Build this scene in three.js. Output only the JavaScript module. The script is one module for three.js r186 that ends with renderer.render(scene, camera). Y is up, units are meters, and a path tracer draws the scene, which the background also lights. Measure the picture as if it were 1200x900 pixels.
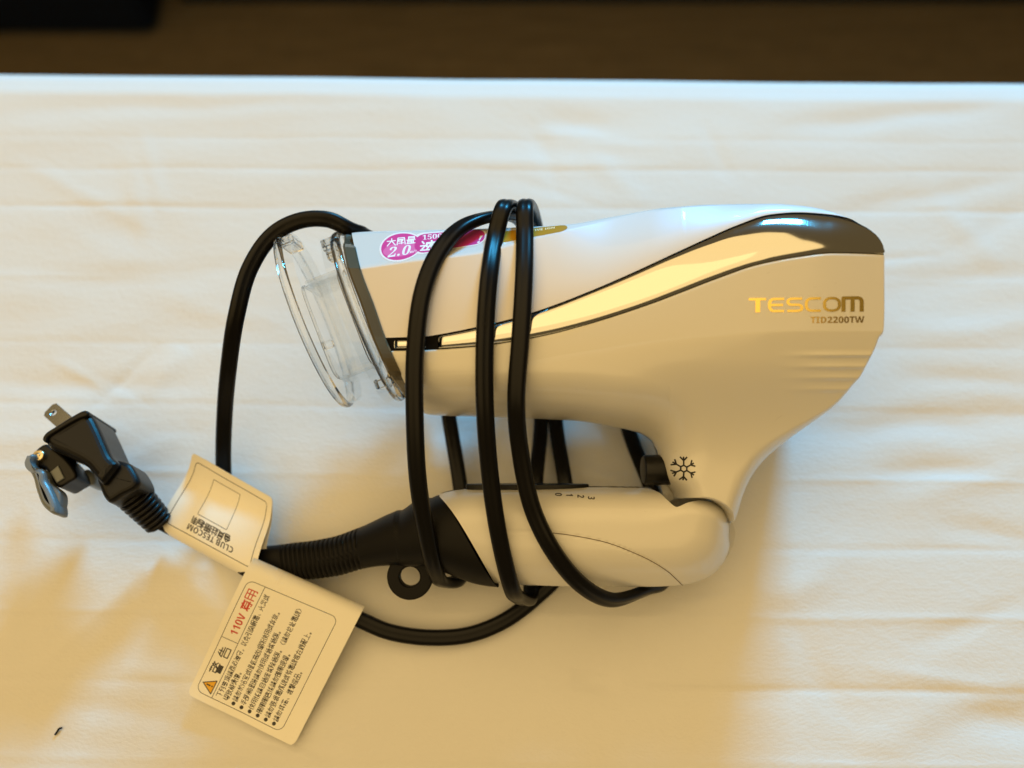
import * as THREE from 'three';
import { ImprovedNoise } from 'three/addons/math/ImprovedNoise.js';
import { mergeGeometries } from 'three/addons/utils/BufferGeometryUtils.js';
import { FontLoader } from 'three/addons/loaders/FontLoader.js';
import { TextGeometry } from 'three/addons/geometries/TextGeometry.js';
import { RoundedBoxGeometry } from 'three/addons/geometries/RoundedBoxGeometry.js';
import { RectAreaLightUniformsLib } from 'three/addons/lights/RectAreaLightUniformsLib.js';

// ---------------------------------------------------------------- camera, light, exposure
const scene = new THREE.Scene();
const TILT = 20 * Math.PI / 180, DIST = 0.31, FOV = 50, LIFT = 0.044;
const camera = new THREE.PerspectiveCamera(FOV, 4 / 3, 0.01, 30);
const LOOK = new THREE.Vector3(0, LIFT, 0);
camera.position.copy(LOOK).add(new THREE.Vector3(0, Math.cos(TILT), Math.sin(TILT)).multiplyScalar(DIST));
camera.lookAt(LOOK);
camera.focus = 0.293;
camera.userData.fStop = 4.2;

RectAreaLightUniformsLib.init();
const WINDOW = { at: [0.62, 0.86, -2.1], size: [0.42, 0.34], color: [0.07, 0.53, 1.0], power: 138 };
const CEILING = { at: [-1.25, 2.3, -0.2], size: [4.3, 5.0], color: [0.95, 0.655, 0.275], power: 1.28 };
const LAMP = { at: [-0.55, 2.2, -0.25], size: [1.7, 1.3], color: [0.96, 0.67, 0.285], power: 1.65 };
scene.background = new THREE.Color().setRGB(0.13, 0.09, 0.04);
const renderer = new THREE.WebGLRenderer({ antialias: true });
renderer.toneMapping = THREE.LinearToneMapping;
renderer.toneMappingExposure = 1;
renderer.shadowMap.enabled = true;

function panelLamp(name, label, L, target) {
  const m = new THREE.Mesh(new THREE.PlaneGeometry(...L.size), new THREE.MeshStandardMaterial({ color: 0x111111, roughness: 1, emissive: new THREE.Color().setRGB(...L.color), emissiveIntensity: L.power * 0.2 }));
  m.name = name; m.position.set(...L.at); m.lookAt(target);
  m.userData = { label, category: name.split('_').pop() };
  scene.add(m);
  const l = new THREE.RectAreaLight(new THREE.Color().setRGB(...L.color), L.power, ...L.size);
  l.name = name + '_glow';
  const dir = target.clone().sub(m.position).normalize();
  l.position.copy(m.position).addScaledVector(dir, 0.01); l.lookAt(target);
  scene.add(l);
}
panelLamp('daylit_window', 'bluish daylit window pane beyond the far side of the bed', WINDOW, new THREE.Vector3(0, 0.05, 0));
panelLamp('luminous_ceiling', 'wide dim warm luminous ceiling high above the bed', CEILING, new THREE.Vector3(CEILING.at[0], 0, CEILING.at[2] + 0.0001));
panelLamp('ceiling_lamp', 'brighter rectangular warm lamp hung just under the ceiling', LAMP, new THREE.Vector3(LAMP.at[0], 0, LAMP.at[2] + 0.0001));

// ---------------------------------------------------------------- helpers
let seedState = 7;
const rnd = () => { seedState = (seedState * 1664525 + 1013904223) >>> 0; return seedState / 4294967296; };
const noise = new ImprovedNoise();
const V = (x, y, z) => new THREE.Vector3(x, y, z);
const clamp = THREE.MathUtils.clamp, lerp = THREE.MathUtils.lerp, sstep = (a, b, x) => { const t = clamp((x - a) / (b - a), 0, 1); return t * t * (3 - 2 * t); };
const TV = Math.tan(FOV * Math.PI / 360), UP = V(0, Math.sin(TILT), -Math.cos(TILT)), FW = LOOK.clone().sub(camera.position).normalize();
const ray = (px, py) => FW.clone().addScaledVector(V(1, 0, 0), (px - 600) / 450 * TV).addScaledVector(UP, (450 - py) / 450 * TV);
// where a measured place of the photograph (in its 1200 x 900 frame) lies at a given height over the bed
function onBed(px, py, h) { const d = ray(px, py); return camera.position.clone().addScaledVector(d, (h - camera.position.y) / d.y); }
// the hair dryer lies on its side, rolled towards its handle
const dryer = new THREE.Group(); dryer.name = 'hair_dryer';
dryer.position.copy(LOOK); dryer.rotation.x = 18 * Math.PI / 180; dryer.updateMatrixWorld(true);
const toLocal = dryer.matrixWorld.clone().invert();
const camL = camera.position.clone().applyMatrix4(toLocal);
function pt(px, py, h) { const d = ray(px, py).transformDirection(toLocal); return camL.clone().addScaledVector(d, (h - camL.y) / d.y); }
const bedL = (px, py, h) => onBed(px, py, h).applyMatrix4(toLocal);
const MM = 0.001;

function curve(pairs) {                                             // monotone cubic y(x) through points
  const n = pairs.length, x = pairs.map((p) => p[0]), y = pairs.map((p) => p[1]), d = [], m = [];
  for (let i = 0; i < n - 1; i++) d.push((y[i + 1] - y[i]) / (x[i + 1] - x[i]));
  for (let i = 0; i < n; i++) m.push(i === 0 ? d[0] : i === n - 1 ? d[n - 2] : d[i - 1] * d[i] <= 0 ? 0 : 2 * d[i - 1] * d[i] / (d[i - 1] + d[i]));
  return (q) => {
    if (q <= x[0]) return y[0]; if (q >= x[n - 1]) return y[n - 1];
    let i = 0; while (q > x[i + 1]) i++;
    const h = x[i + 1] - x[i], t = (q - x[i]) / h, t2 = t * t, t3 = t2 * t;
    return (2 * t3 - 3 * t2 + 1) * y[i] + (t3 - 2 * t2 + t) * h * m[i] + (3 * t2 - 2 * t3) * y[i + 1] + (t3 - t2) * h * m[i + 1];
  };
}
function grid(nu, nv, f, closeU = false, closeV = false) {           // f(i, j) -> Vector3; rows i, columns j
  const p = [], idx = [], uv = [];
  for (let i = 0; i <= nu; i++) for (let j = 0; j <= nv; j++) { const q = f(i, j); p.push(q.x, q.y, q.z); uv.push(i / nu, j / nv); }
  const at = (i, j) => i * (nv + 1) + j;
  for (let i = 0; i < nu; i++) for (let j = 0; j < nv; j++) idx.push(at(i, j), at(i + 1, j), at(i, j + 1), at(i + 1, j), at(i + 1, j + 1), at(i, j + 1));
  const g = new THREE.BufferGeometry();
  g.setAttribute('position', new THREE.Float32BufferAttribute(p, 3)); g.setAttribute('uv', new THREE.Float32BufferAttribute(uv, 2)); g.setIndex(idx);
  g.computeVertexNormals();
  const n = g.attributes.normal, same = (a, b) => { const v = V(n.getX(a) + n.getX(b), n.getY(a) + n.getY(b), n.getZ(a) + n.getZ(b)).normalize(); for (const k of [a, b]) n.setXYZ(k, v.x, v.y, v.z); };
  if (closeV) for (let i = 0; i <= nu; i++) same(at(i, 0), at(i, nv));
  if (closeU) for (let j = 0; j <= nv; j++) same(at(0, j), at(nu, j));
  return g;
}
function mirrorY(g) {                                               // the far half of a shape that is symmetric about its middle plane
  const c = g.clone(), p = c.attributes.position, n = c.attributes.normal;
  for (let i = 0; i < p.count; i++) { p.setY(i, -p.getY(i)); n.setY(i, -n.getY(i)); }
  const a = c.index.array; for (let i = 0; i < a.length; i += 3) { const t = a[i]; a[i] = a[i + 1]; a[i + 1] = t; }
  return c;
}
const faceOut = (g) => { const a = g.index.array; for (let i = 0; i < a.length; i += 3) { const t = a[i]; a[i] = a[i + 1]; a[i + 1] = t; } g.computeVertexNormals(); return g; };
function part(name, geo, mat, parent, label) {
  const m = new THREE.Mesh(Array.isArray(geo) ? mergeGeometries(geo.map((g) => { const c = g.index ? g.toNonIndexed() : g.clone(); for (const k of Object.keys(c.attributes)) if (!['position', 'normal', 'uv'].includes(k)) c.deleteAttribute(k); return c; })) : geo, mat);
  m.name = name; m.castShadow = m.receiveShadow = true; parent.add(m);
  if (label) m.userData.label = label;
  return m;
}
function things(o, label, category) { Object.assign(o.userData, { label, category }); if (!o.parent) scene.add(o); return o; }
function dataTex(w, h, f, srgb) {
  const d = new Uint8Array(w * h * 4);
  for (let y = 0; y < h; y++) for (let x = 0; x < w; x++) { const v = f(x, y), o = (y * w + x) * 4; for (let c = 0; c < 3; c++) d[o + c] = clamp(Array.isArray(v) ? v[c] : v, 0, 255); d[o + 3] = 255; }
  const t = new THREE.DataTexture(d, w, h); t.wrapS = t.wrapT = THREE.RepeatWrapping; t.magFilter = THREE.LinearFilter; if (srgb) t.colorSpace = THREE.SRGBColorSpace; t.needsUpdate = true;
  return t;
}
const rgb = (r, g, b) => new THREE.Color().setRGB(r, g, b);

// ---------------------------------------------------------------- materials
const GLOSS = dataTex(256, 256, (x, y) => 205 + noise.noise(x * 0.05, y * 0.09, 2) * 45 + noise.noise(x * 0.2, y * 0.3, 7) * 25);
GLOSS.wrapS = GLOSS.wrapT = THREE.MirroredRepeatWrapping; GLOSS.repeat.set(3, 2);
const M = {
  white: new THREE.MeshPhysicalMaterial({ color: rgb(0.78, 0.75, 0.67), roughness: 0.42, roughnessMap: GLOSS, clearcoat: 0.5, clearcoatRoughness: 0.1 }),
  pearl: new THREE.MeshPhysicalMaterial({ color: rgb(0.76, 0.76, 0.72), roughness: 0.42, clearcoat: 0.6, clearcoatRoughness: 0.05, specularIntensity: 1.6, specularColor: rgb(1, 0.74, 1) }),
  chrome: new THREE.MeshStandardMaterial({ color: rgb(0.68, 0.68, 0.64), metalness: 1, roughness: 0.07 }),
  gold: new THREE.MeshStandardMaterial({ color: rgb(0.9, 0.62, 0.14), metalness: 1, roughness: 0.25 }),
  black: new THREE.MeshPhysicalMaterial({ color: rgb(0.006, 0.0055, 0.005), roughness: 0.34, specularIntensity: 0.5 }),
  cable: new THREE.MeshPhysicalMaterial({ color: rgb(0.005, 0.0045, 0.004), roughness: 0.32, specularIntensity: 0.4 }),
  rubber: new THREE.MeshPhysicalMaterial({ color: rgb(0.006, 0.0055, 0.005), roughness: 0.5, specularIntensity: 0.32 }),
  dark: new THREE.MeshPhysicalMaterial({ color: rgb(0.006, 0.0055, 0.005), roughness: 0.8, specularIntensity: 0.2 }),
  smoke: new THREE.MeshPhysicalMaterial({ color: rgb(0.10, 0.085, 0.055), roughness: 0.14 }),
  clear: new THREE.MeshPhysicalMaterial({ color: rgb(0.95, 0.95, 0.94), roughness: 0.04, transmission: 1, thickness: 0, ior: 1.49 }),
  glass: new THREE.MeshPhysicalMaterial({ color: rgb(0.97, 0.97, 0.96), roughness: 0.03, transmission: 1, thickness: 0.002, ior: 1.42 }),
  grey: new THREE.MeshPhysicalMaterial({ color: rgb(0.17, 0.185, 0.185), roughness: 0.32 }),
  steel: new THREE.MeshStandardMaterial({ color: rgb(0.54, 0.57, 0.61), metalness: 1, roughness: 0.22 }),
  brass: new THREE.MeshStandardMaterial({ color: rgb(0.78, 0.66, 0.42), metalness: 1, roughness: 0.28 }),
};

// ---------------------------------------------------------------- floor, bed, dark furniture beyond
{
  const g = new THREE.PlaneGeometry(8, 8); g.rotateX(-Math.PI / 2);
  const t = dataTex(512, 512, (x, y) => {
    const n = noise.noise(x * 0.02, y * 0.25, 3) * 10 + noise.noise(x * 0.1, y * 0.9, 9) * 6;
    return [86 + n, 71 + n * 0.8, 46 + n * 0.6];
  }, true);
  t.repeat.set(8, 8);
  const floor = part('floor', g, new THREE.MeshPhysicalMaterial({ map: t, roughness: 0.9, specularIntensity: 0.15 }), scene);
  floor.position.y = -0.52; floor.userData.kind = 'structure';
  const bench = new THREE.Mesh(new RoundedBoxGeometry(0.9, 0.42, 0.5, 4, 0.02), M.dark); bench.name = 'dark_bench';
  bench.castShadow = bench.receiveShadow = true;
  const bc = onBed(186, 44, -0.52); bench.position.set(bc.x - 0.45, -0.31, bc.z - 0.25); things(bench, 'black blurred piece of furniture on the brown floor past the far edge of the bed', 'bench');
  const cab = new THREE.Mesh(new RoundedBoxGeometry(2.6, 0.3, 0.45, 4, 0.01), new THREE.MeshPhysicalMaterial({ color: rgb(0.012, 0.01, 0.007), roughness: 0.7, specularIntensity: 0.2 })); cab.name = 'dark_cabinet'; cab.castShadow = cab.receiveShadow = true;
  const cc = onBed(600, 6, -0.52); cab.position.set(bc.x + 1.32, -0.37, cc.z - 0.225); things(cab, 'dark low cabinet along the top rim of the picture, right of the black bench', 'cabinet');
}
const EDGE = -0.1945, EDGE_TURN = 0.012, ROUND = 0.02;
const FOLDS = [];                                                   // pressed creases and soft folds of the sheet, as measured: two ends, width, height
{
  const add = (x0, y0, x1, y1, w, a, sharp) => { const p = onBed(x0, y0, 0), q = onBed(x1, y1, 0); FOLDS.push({ x0: p.x, z0: p.z, x1: q.x, z1: q.z, w, a, sharp }); };
  // accordion creases from ironing and folding
  for (const [yl, yr, a] of [[160, 166, -.16], [196, 200, -.3], [240, 247, -.34], [322, 330, .2], [398, 410, -.2], [470, 486, -.25], [549, 567, .3], [631, 647, -.36], [714, 727, .34], [795, 813, -.36], [886, 900, .3]]) add(-260, yl - 2, 1460, yr + 2, 0.0013, a * (yl < 500 ? 1.5 : 1.8) * MM, 1);
  // loose folds
  add(-60, 797, 300, 858, 0.005, -0.8 * MM); add(25, 800, 205, 645, 0.0022, 0.45 * MM); add(185, 640, 245, 705, 0.003, 0.4 * MM);
  add(900, 503, 1260, 486, 0.007, -1.5 * MM); add(1020, 556, 1170, 546, 0.004, -0.8 * MM); add(1080, 833, 1330, 852, 0.009, -1.6 * MM); add(1040, 590, 1230, 540, 0.005, 0.7 * MM);
  add(960, 850, 1120, 900, 0.006, 0.5 * MM); add(1010, 785, 1180, 805, 0.003, 0.5 * MM); add(165, 150, 192, 250, 0.004, 0.4 * MM);
  add(900, 150, 1200, 122, 0.006, -0.9 * MM); add(980, 250, 1200, 210, 0.005, -0.7 * MM); add(620, 140, 660, 230, 0.005, -0.5 * MM);
  add(-40, 445, 250, 452, 0.005, -0.8 * MM); add(-40, 520, 220, 505, 0.006, 0.7 * MM); add(30, 330, 300, 318, 0.006, -0.7 * MM);
  add(1050, 330, 1260, 322, 0.006, -0.9 * MM); add(1050, 395, 1250, 380, 0.006, 0.8 * MM); add(1040, 440, 1240, 452, 0.005, -0.8 * MM);
  add(820, 140, 860, 215, 0.004, -0.4 * MM); add(0, 128, 500, 118, 0.005, -0.5 * MM); add(420, 185, 800, 196, 0.005, 0.4 * MM);
  add(760, 740, 1000, 772, 0.006, 0.25 * MM);
  for (let i = 0; i < 26; i++) { const x = -60 + rnd() * 1300, y = 130 + rnd() * 780, l = 50 + rnd() * 160, an = -0.9 + rnd() * 1.4; add(x, y, x + l * Math.cos(an), y + l * Math.sin(an), 0.0018 + rnd() * 0.004, (y < 430 ? 0.5 : 1) * (0.35 + rnd() * 0.7) * (rnd() < 0.6 ? 1 : -1) * MM); }
  for (const [x0, y0, x1, y1, w, a] of [[30, 640, 5, 780, 0.005, 0.5], [150, 170, 175, 300, 0.005, 0.45], [905, 700, 1010, 870, 0.006, -0.5], [1000, 880, 1230, 790, 0.006, 0.9], [1060, 760, 1220, 700, 0.004, -0.6], [1090, 610, 1240, 640, 0.005, -0.7], [40, 250, 210, 330, 0.008, 0.3], [680, 170, 760, 240, 0.006, 0.5], [1080, 210, 1180, 330, 0.007, 0.6], [20, 400, 180, 375, 0.008, 0.4]]) add(x0, y0, x1, y1, w, a * MM);
  for (let i = 0; i < 34; i++) { const x = -100 + rnd() * 1400, y = 110 + rnd() * 820, l = 60 + rnd() * 190; add(x, y, x + l, y + (rnd() - 0.6) * l * 0.3, 0.003 + rnd() * 0.005, (rnd() - 0.5) * 1.5 * MM); }
}
function sheetHeight(x, z) {
  let h = noise.noise(x * 9, z * 26, 1.3) * 0.9 * MM + noise.noise(x * 22 + 7, z * 60, 4.1) * 0.35 * MM + noise.noise(x * 3, z * 5, 8.2) * 1.2 * MM;
  for (const f of FOLDS) {
    const dx = f.x1 - f.x0, dz = f.z1 - f.z0, L2 = dx * dx + dz * dz, t = ((x - f.x0) * dx + (z - f.z0) * dz) / L2;
    if (t < 0 || t > 1) continue;
    let px = x - f.x0 - dx * t, pz = z - f.z0 - dz * t;
    const wob = f.sharp ? noise.noise(x * 14, f.z0 * 50, 2.2) * 0.0012 : noise.noise(x * 30, z * 30, f.x0 * 9) * f.w * 0.5, d = Math.abs((pz * dx - px * dz) / Math.sqrt(L2) + wob);
    if (d > f.w * 6) continue;
    const end = f.sharp ? 0.7 + 0.6 * noise.noise(x * 12, f.z0 * 90, 6.6) : Math.pow(Math.sin(Math.PI * t), 0.7);
    h += f.a * end * (f.sharp ? Math.exp(-d / f.w) : Math.exp(-d * d / (f.w * f.w)));
  }
  return h;
}
{
  const bed = new THREE.Group(); bed.name = 'bed';
  const x0 = -0.42, x1 = 0.42, z1 = 0.3, NX = 420, NZ = 420, NR = 44, NT = NZ + NR;
  const arc = ROUND * Math.PI / 2, drop = 0.42;
  const g = grid(NX, NT, (i, j) => {
    const x = lerp(x0, x1, i / NX) * (i === 0 || i === NX ? 2.2 : 1), e = EDGE + x * EDGE_TURN + noise.noise(x * 8, 3, 1) * 0.0012;
    if (j <= NZ) { const z = lerp(z1, e + ROUND, j / NZ); const k = sstep(0, 0.012, e + ROUND + 0.012 - z); return V(x, sheetHeight(x, z) - k * Math.max(0, e + ROUND + 0.008 - z) * 0.22, z); }
    const a0 = 0.2165, s = (j - NZ) / NR, a = lerp(a0, Math.PI / 2, Math.min(s * 1.6, 1)), down = Math.max(0, s * 1.6 - 1) / 0.6 * drop, h = sheetHeight(x, e + ROUND) * (1 - s) - 0.008 * 0.22;
    return V(x, h - ROUND * (Math.cos(a0) - Math.cos(a)) - down, e + ROUND - ROUND * (Math.sin(a) - Math.sin(a0)));
  });
  const uv = g.attributes.uv, p = g.attributes.position;
  for (let i = 0; i < p.count; i++) uv.setXY(i, p.getX(i) * 10 + 0.37, p.getZ(i) * 10 + p.getY(i) * 10 + 0.21);
  const weave = dataTex(1024, 1024, (x, y) => {
    const n = noise.noise(x * 0.02, y * 0.034, 1) * 40 + noise.noise(x * 0.055 + y * 0.03, y * 0.09, 5) * 38 + noise.noise(x * 0.16, y * 0.22, 8) * 22 + noise.noise(x * 0.45, y * 0.5, 3) * 14;
    return 128 + n + (((x + y) % 6) < 3 ? 4 : -4);
  });
  weave.wrapS = weave.wrapT = THREE.MirroredRepeatWrapping;
  const m = new THREE.MeshPhysicalMaterial({ color: rgb(0.80, 0.785, 0.75), roughness: 0.92, bumpMap: weave, bumpScale: 0.00028, sheen: 0.3, sheenRoughness: 0.6, sheenColor: rgb(1, 1, 1) });
  part('sheet', g, m, bed);
  const mat = part('mattress', new RoundedBoxGeometry(1.8, 0.3, 0.6, 3, 0.02), M.white, bed);
  mat.position.set(0, -0.162, EDGE + 0.33);
  things(bed, 'bed under a creased white cotton sheet that carries the hair dryer', 'bed');
}
{
  const p = onBed(68, 857, 0.0008), s = [V(-0.0012, 0, 0.0012), V(-0.0004, 0.0004, 0.0002), V(0.0002, 0.0005, -0.0009), V(0.0011, 0.0002, -0.0012)];
  const m = new THREE.Mesh(new THREE.TubeGeometry(new THREE.CatmullRomCurve3(s), 16, 0.00034, 6), M.dark); m.name = 'lint_speck'; m.position.copy(p).setY(sheetHeight(p.x, p.z) + 0.0004);
  things(m, 'tiny black speck of lint on the sheet below the plug at lower left', 'lint');
}

// ---------------------------------------------------------------- hair dryer body: measured profile lines
const A = curve([[405, 271], [415, 269], [460, 267], [540, 265], [660, 260], [720, 250], [780, 240], [840, 236], [900, 235.4], [940, 238], [960, 241.5], [980, 247.5], [1000, 255.5], [1018, 265.5], [1030, 278], [1036, 290], [1039, 301]]);
const Braw = curve([[405, 318], [420, 316], [490, 306], [560, 298], [630, 279.5], [700, 263], [740, 253], [780, 244], [800, 240]]);
const C = curve([[405, 398], [458, 397], [500, 395.5], [514, 393.5], [560, 384.5], [600, 375], [640, 362.5], [690, 343.3], [740, 321.7], [790, 298.5], [828, 281], [860, 267], [900, 254], [932, 251.5], [970, 254], [1000, 261], [1020, 272], [1032, 285], [1039, 301]]);
const D = curve([[405, 413], [462, 411], [500, 410], [560, 406], [600, 400.5], [640, 393], [690, 380], [713, 373], [765, 355.5], [790, 346], [838, 327.5], [885, 311.5], [937, 301.7], [972, 298], [1038, 300], [1039, 302]]);
const E = curve([[405, 440], [560, 436], [640, 420], [700, 410], [773, 399], [836, 393], [920, 388.5], [1035, 389], [1039, 390]]);
const F1 = [[474, 477], [488, 484.5], [500, 487], [560, 489], [620, 491], [680, 494], [720, 500], [757, 508], [772, 516], [780, 528], [783, 545], [785, 570], [793, 595.5]];
const F2 = [[793, 595.5], [806, 589], [820, 586], [835, 588], [848, 594.5], [858, 604], [866, 619], [870, 619], [875, 610], [880, 592], [890, 567], [905, 545], [930, 522], [960, 499], [986, 478], [1005, 456], [1013, 447], [1021, 432], [1028.7, 417], [1033, 407], [1037, 393], [1038.5, 386], [1039, 300]];
const Fc = curve([[405, 440], [462, 462], ...F1, ...F2.slice(1, -1).map((p) => p), [1039, 382]]);
const fineC = (x) => Math.max(C(x), A(x) + 1), B = (x) => (x > 800 ? A(x) + Math.min(4, (fineC(x) - A(x)) * 0.3) : Math.max(Braw(x), A(x) + 2));
const hC = curve([[405, 30], [500, 32], [600, 34], [700, 36], [760, 36], [800, 35.2], [850, 33.6], [900, 32], [960, 31.4], [1000, 33], [1020, 35], [1039, 37.5]]);
const hD = curve([[405, 30.3], [500, 32.3], [600, 34.4], [700, 37], [800, 38.4], [850, 39], [900, 39.7], [960, 40], [1039, 39]]);
const slopeBC = curve([[405, 0.02], [500, 0.05], [580, 0.13], [650, 0.27], [720, 0.5], [800, 0.62], [880, 1.0], [1039, 1.2]]);
const PXM = 0.3212;
const RIBS = [417, 430.5, 443.5, 457];
function hull(x, y) {                                               // height of the unrounded side over the middle plane, in mm
  const c = fineC(x), b = B(x), d = D(x), e = E(x);
  if (y < b) { const hb = hC(x) - (c - b) * PXM * slopeBC(x); return hb - (b - y) * PXM * lerp(1.35, 1.4, sstep(760, 880, x)); }
  if (y < c) { const t = (c - y) * PXM; return hC(x) - t * slopeBC(x) * (0.25 + 0.75 * t / Math.max(1e-3, (c - b) * PXM)); }
  if (y < d) { const t = (y - c) / Math.max(1, d - c); return lerp(hC(x), hD(x), 1 - Math.pow(1 - t, 1.75)); }
  const rear = sstep(640, 960, x);
  let h = hD(x) - Math.pow(clamp((y - d) / Math.max(1, e - d), 0, 1), 2) * 0.35 - Math.min(y - d, Math.max(0, e - d)) * PXM * lerp(0.0, 0.02, rear);
  if (y > e) {
    const q = (y - e) * PXM, soft = lerp(7, 0.25, rear);
    h -= lerp(0.12, 0.27, rear) * (q * q / (q + soft)) + q * q * 0.0025;
    if (x > 880) for (const r of RIBS) { const dd = (y - r) / 2.6; if (dd > -3 && dd < 1.2) h += sstep(900, 985, x) * 0.8 * (dd < 0 ? Math.pow((dd + 3) / 3, 2) : 1 - sstep(0, 1.2, dd)); }
    const neck = sstep(420, 585, y) * sstep(700, 800, x + (y - 480) * 0.5);
    h = lerp(h, 20.6, neck);
  }
  return h;
}
const OUT = [];
{
  const push = (list, r) => { for (let i = 0; i < list.length - 1; i++) OUT.push({ a: list[i], b: list[i + 1], r: typeof r === 'function' ? r((list[i][0] + list[i + 1][0]) / 2, (list[i][1] + list[i + 1][1]) / 2) : r }); };
  const top = []; for (let x = 395; x < 1036; x += x < 940 ? 8 : 1.5) top.push([x, A(x)]); top.push([1036, 292], [1039, 300]); push(top, 6);
  const bot = []; for (let x = 440; x <= 790; x += 5) bot.push([x, Fc(x)]);
  const smoothF = new THREE.CatmullRomCurve3(F1.map((p) => V(p[0], p[1], 0))).getPoints(70).map((p) => [p.x, p.y]);
  push([[380, 470], [460, 474], ...smoothF], (x, y) => lerp(62, 40, sstep(500, 560, y)));
  push(new THREE.CatmullRomCurve3(F2.map((p) => V(p[0], p[1], 0)), false, 'centripetal').getPoints(120).map((p) => [p.x, p.y]), (x, y) => (y < 300 ? 7 : y < 400 ? 8 : x < 868 && y > 580 ? 3.5 : lerp(12, 30, sstep(480, 570, y))));
}
function rounding(x, y) {
  const acc = {};
  for (const s of OUT) {
    const dx = s.b[0] - s.a[0], dy = s.b[1] - s.a[1], t = clamp(((x - s.a[0]) * dx + (y - s.a[1]) * dy) / (dx * dx + dy * dy), 0, 1);
    const d = Math.hypot(x - s.a[0] - dx * t, y - s.a[1] - dy * t), v = clamp(1 - d / s.r, 0, 1), k = s.a[1] < 300 ? 'top' : s.a[0] < 790 && s.b[0] <= 794 ? 'low' : 'rear';
    acc[k] = Math.max(acc[k] ?? 0, v);
  }
  const S = Math.min(1, (acc.top ?? 0) ** 2 + (acc.low ?? 0) ** 2.2 + (acc.rear ?? 0) ** 2);
  return Math.sqrt(1 - S);
}
const bodyH = (x, y) => hull(x, y) * rounding(x, y) * MM;
function bodyPt(x, y, off = 0) { const H = hull(x, y), h = H * rounding(x, y) * MM; const p = pt(x, y, H * 0.92 * MM); p.y = h + off; return p; }
const xFront = curve([[262, 410], [271, 412], [317, 423], [357, 438], [397, 452], [411, 458], [450, 474], [478, 484], [500, 490]]);
const NU = 300;
const uOf = (i) => { const t = i / NU; return 0.5 * t + 0.5 * (1 - Math.pow(1 - t, 2.2)); };
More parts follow.
